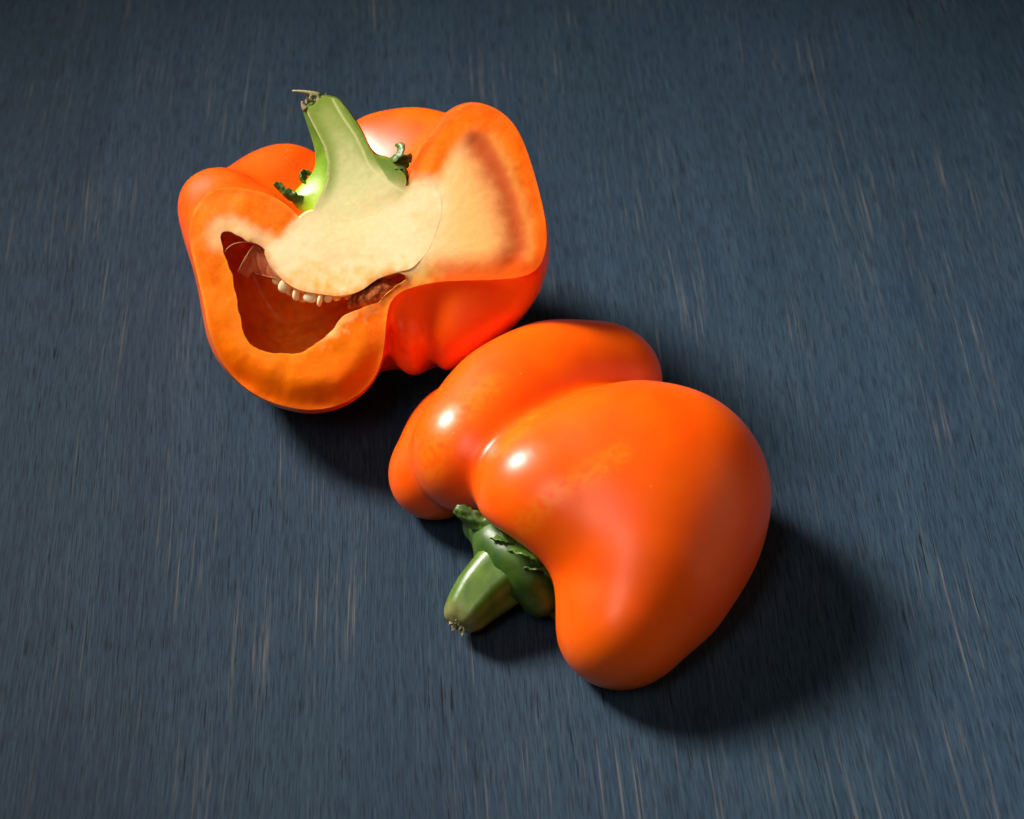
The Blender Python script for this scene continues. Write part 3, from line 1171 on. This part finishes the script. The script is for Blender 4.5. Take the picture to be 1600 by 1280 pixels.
half_solid('stem', [(.002, T0, 0), (0, T0, 0), (-.0035, T1, 0), (-.008, T2, .0004), (-.012, T2, .0035), (-.015, T2, .008)], blo, bhi, .0004, M_stem, bstem_col, .00004, .00002, blur_s=.8, relax_n=6, m_face=M_core)


def bp_(x, y, w):
    """traced point at depth w (mm) from the cut face -> world"""
    uv = on_plane([(x, y)], w / 1000)[0]
    return loc_to_world(np.array([[uv[0], uv[1], w / 1000]]))[0]


for k, (pts, w, side) in enumerate((
        ([(470, 318, -3), (456, 311, -2.5), (444, 303, -2), (436, 293, -2), (428, 287, -1)], (1.8, 1.9, 1.7, 1.3, .9), nrm + .4 * ev),
        ([(482, 294, -5), (474, 284, -5), (470, 274, -5), (478, 267, -5.5), (488, 272, -6)], (2.0, 1.9, 1.6, 1.2, .6), nrm - .5 * eu),
        ([(604, 256, -4), (614, 248, -3.5), (622, 240, -3.5), (626, 231, -4), (618, 228, -5)], (1.8, 2.2, 2.0, 1.4, .5), nrm + .6 * eu),
        ([(612, 262, -3), (624, 254, -2.5), (633, 247, -2), (643, 241, -2)], (1.8, 2.1, 1.7, .5), nrm + .6 * ev),
        ([(618, 264, -2.5), (629, 263, -1.5), (635, 270, -1.5), (636, 280, -1)], (1.6, 1.8, 1.4, .6), nrm + .5 * eu))):
    sepal(back, [bp_(*q) for q in pts], np.array(w) / 1000, side, seed=20 + k)

# --- ragged dry tip of the stalk
frays(back, bp_(494, 160, -3), ev - .3 * eu, 40, .0030, .0030, .0005)
tube('dry_tip', bez(bp_(500, 150, -3), bp_(480, 143, -3), bp_(457, 142, -2.5), 10), np.linspace(.0008, .00015, 10), M_dry, back,
     lambda V, T: mix(srgb(110, 112, 60), srgb(190, 180, 130), T), seg=7)
tube('dry_tip', bez(bp_(478, 172, -1), bp_(473, 166, -1), bp_(472, 158, -.5), 8), np.linspace(.0008, .0003, 8), M_dry, back,
     lambda V, T: mix(srgb(150, 130, 90), srgb(170, 140, 120), T), seg=7)

# --- torn brownish pith in the hollow's narrow tail
blob('torn_pith', [[(bp_(x, y, w), r / 1000) for x, y, w, r in q] for q in (
    [(548, 477, -3.4, 1.0), (572, 468, -3.0, 1.4), (598, 457, -2.8, 1.5), (612, 450, -3.0, 1.1)],
    [(560, 458, -4.5, 1.6), (590, 446, -4.5, 1.6)])], .002, .0004, M_dry, back,
     lambda V: mix(srgb(120, 46, 10), srgb(180, 92, 36), np.clip(.45 + 1.3 * nz(V, 900, 4, 3), 0, 1)),
     extra=lambda X, F: F + .0004 * nz(X.reshape(-1, 3), 800, 6, 3).reshape(F.shape), n_relax=2)

# --- seeds along the lower edge of the core
seed_bm = bmesh.new()
bmesh.ops.create_uvsphere(seed_bm, u_segments=16, v_segments=10, radius=1)
for v in seed_bm.verts:
    r = math.hypot(v.co.x, v.co.y)
    v.co.z *= 1 - .35 * max(0, r - .6)
    v.co.x *= 1 - .22 * v.co.y
seed_me = bpy.data.meshes.new('seed')
seed_bm.to_mesh(seed_me)
seed_bm.free()
set_col(seed_me, np.tile(srgb(248, 214, 158), (len(seed_me.vertices), 1)))
seed_me.materials.append(M_seed)
seed_me.polygons.foreach_set('use_smooth', [True] * len(seed_me.polygons))
frame = Matrix((eu, ev, nrm)).transposed()
for x, y, w, rx, ry, rot, tw in ((444, 449, -2.2, 1.7, 2.0, 10, 20), (463, 461, -1.6, 1.15, 2.1, 12, 40), (485, 465, -1.2, 1.9, 1.9, 0, 10), (500, 470, -.8, .85, 2.0, 6, 55), (514, 467, -1.4, 1.2, 1.6, -30, 35),
                                 (424, 424, -5, 1.5, 2.1, 25, 30), (434, 437, -6, 1.6, 2.0, 15, 15), (474, 464, -5.5, 1.6, 2.0, -8, 25), (527, 464, -4, 1.4, 1.7, -35, 20), (456, 455, -7, 1.7, 1.9, 5, 20),
                                 (545, 462, -5, 1.3, 1.6, -45, 30)):
    s = bpy.data.objects.new('seed', seed_me)
    COL.objects.link(s)
    s.parent = back
    R = frame @ Matrix.Rotation(math.radians(rot), 3, 'Z') @ Matrix.Rotation(math.radians(tw), 3, 'Y') @ Matrix.Diagonal((rx * .82 / 1000, ry * .86 / 1000, .0006))
    s.matrix_local = Matrix.Translation(Vector(bp_(x, y - 2, w) - ORG)) @ R.to_4x4()


# --- thin torn membranes across the hollow's upper corner
def film(corners, bulge):
    n = 10
    a, b, c, d = [bp_(*q) for q in corners]
    V, Fc = [], []
    for i in range(n):
        for j in range(n):
            s, t = i / (n - 1), j / (n - 1)
            p = (1 - s) * (1 - t) * a + s * (1 - t) * b + s * t * c + (1 - s) * t * d
            V.append(p + nrm * bulge * math.sin(math.pi * s) * math.sin(math.pi * t) + nrm * .0003 * mnoise.noise(Vector(p) * 700))
    m = len(V)
    V = V + [p - nrm * .00008 for p in V]
    for i in range(n - 1):
        for j in range(n - 1):
            q = (i * n + j, (i + 1) * n + j, (i + 1) * n + j + 1, i * n + j + 1)
            Fc.append(q)
            Fc.append(tuple(m + k for k in q[::-1]))
    ring = [i * n for i in range(n)] + [(n - 1) * n + j for j in range(1, n)] + [i * n + n - 1 for i in range(n - 2, -1, -1)] + [j for j in range(n - 2, 0, -1)]
    for k0, k1 in zip(ring, ring[1:] + ring[:1]):
        Fc.append((k0, m + k0, m + k1, k1))
    me = py_mesh('membrane', np.array(V) - ORG, Fc)
    return new_obj('membrane', me, M_film, back)


film([(398, 382, -2.0), (412, 390, -2.0), (436, 436, -3.0), (396, 428, -6)], .0008)
film([(398, 381, -2.0), (396, 424, -4), (388, 434, -5), (371, 425, -3)], -.0006)
rim_col = lambda V, T: np.tile(srgb(246, 176, 120), (len(V), 1))
for p0, p1, p2 in (((351, 394, -.5), (362, 374, -1.5), (396, 380, -1.8)), ((398, 382, -2), (384, 398, -2.4), (372, 424, -3))):
    tube('membrane', bez(bp_(*p0), bp_(*p1), bp_(*p2), 12), np.full(12, .00009), M_lining, back, rim_col, seg=6)

# --- sub-parts: seeds belong to the core, leaf tongues to the calyx, dry ends to the stalk
for root in (front, back):
    kids = list(root.children)
    by = {k.name.split('.')[0]: k for k in kids if k.name.split('.')[0] in ('stem', 'calyx', 'core')}
    for k in kids:
        b_ = k.name.split('.')[0]
        if b_ == 'seed':
            k.parent = by['core']
        elif b_ == 'sepal':
            k.parent = by.get('calyx', by['stem'])
        elif b_ == 'dry_tip':
            k.parent = by['stem']
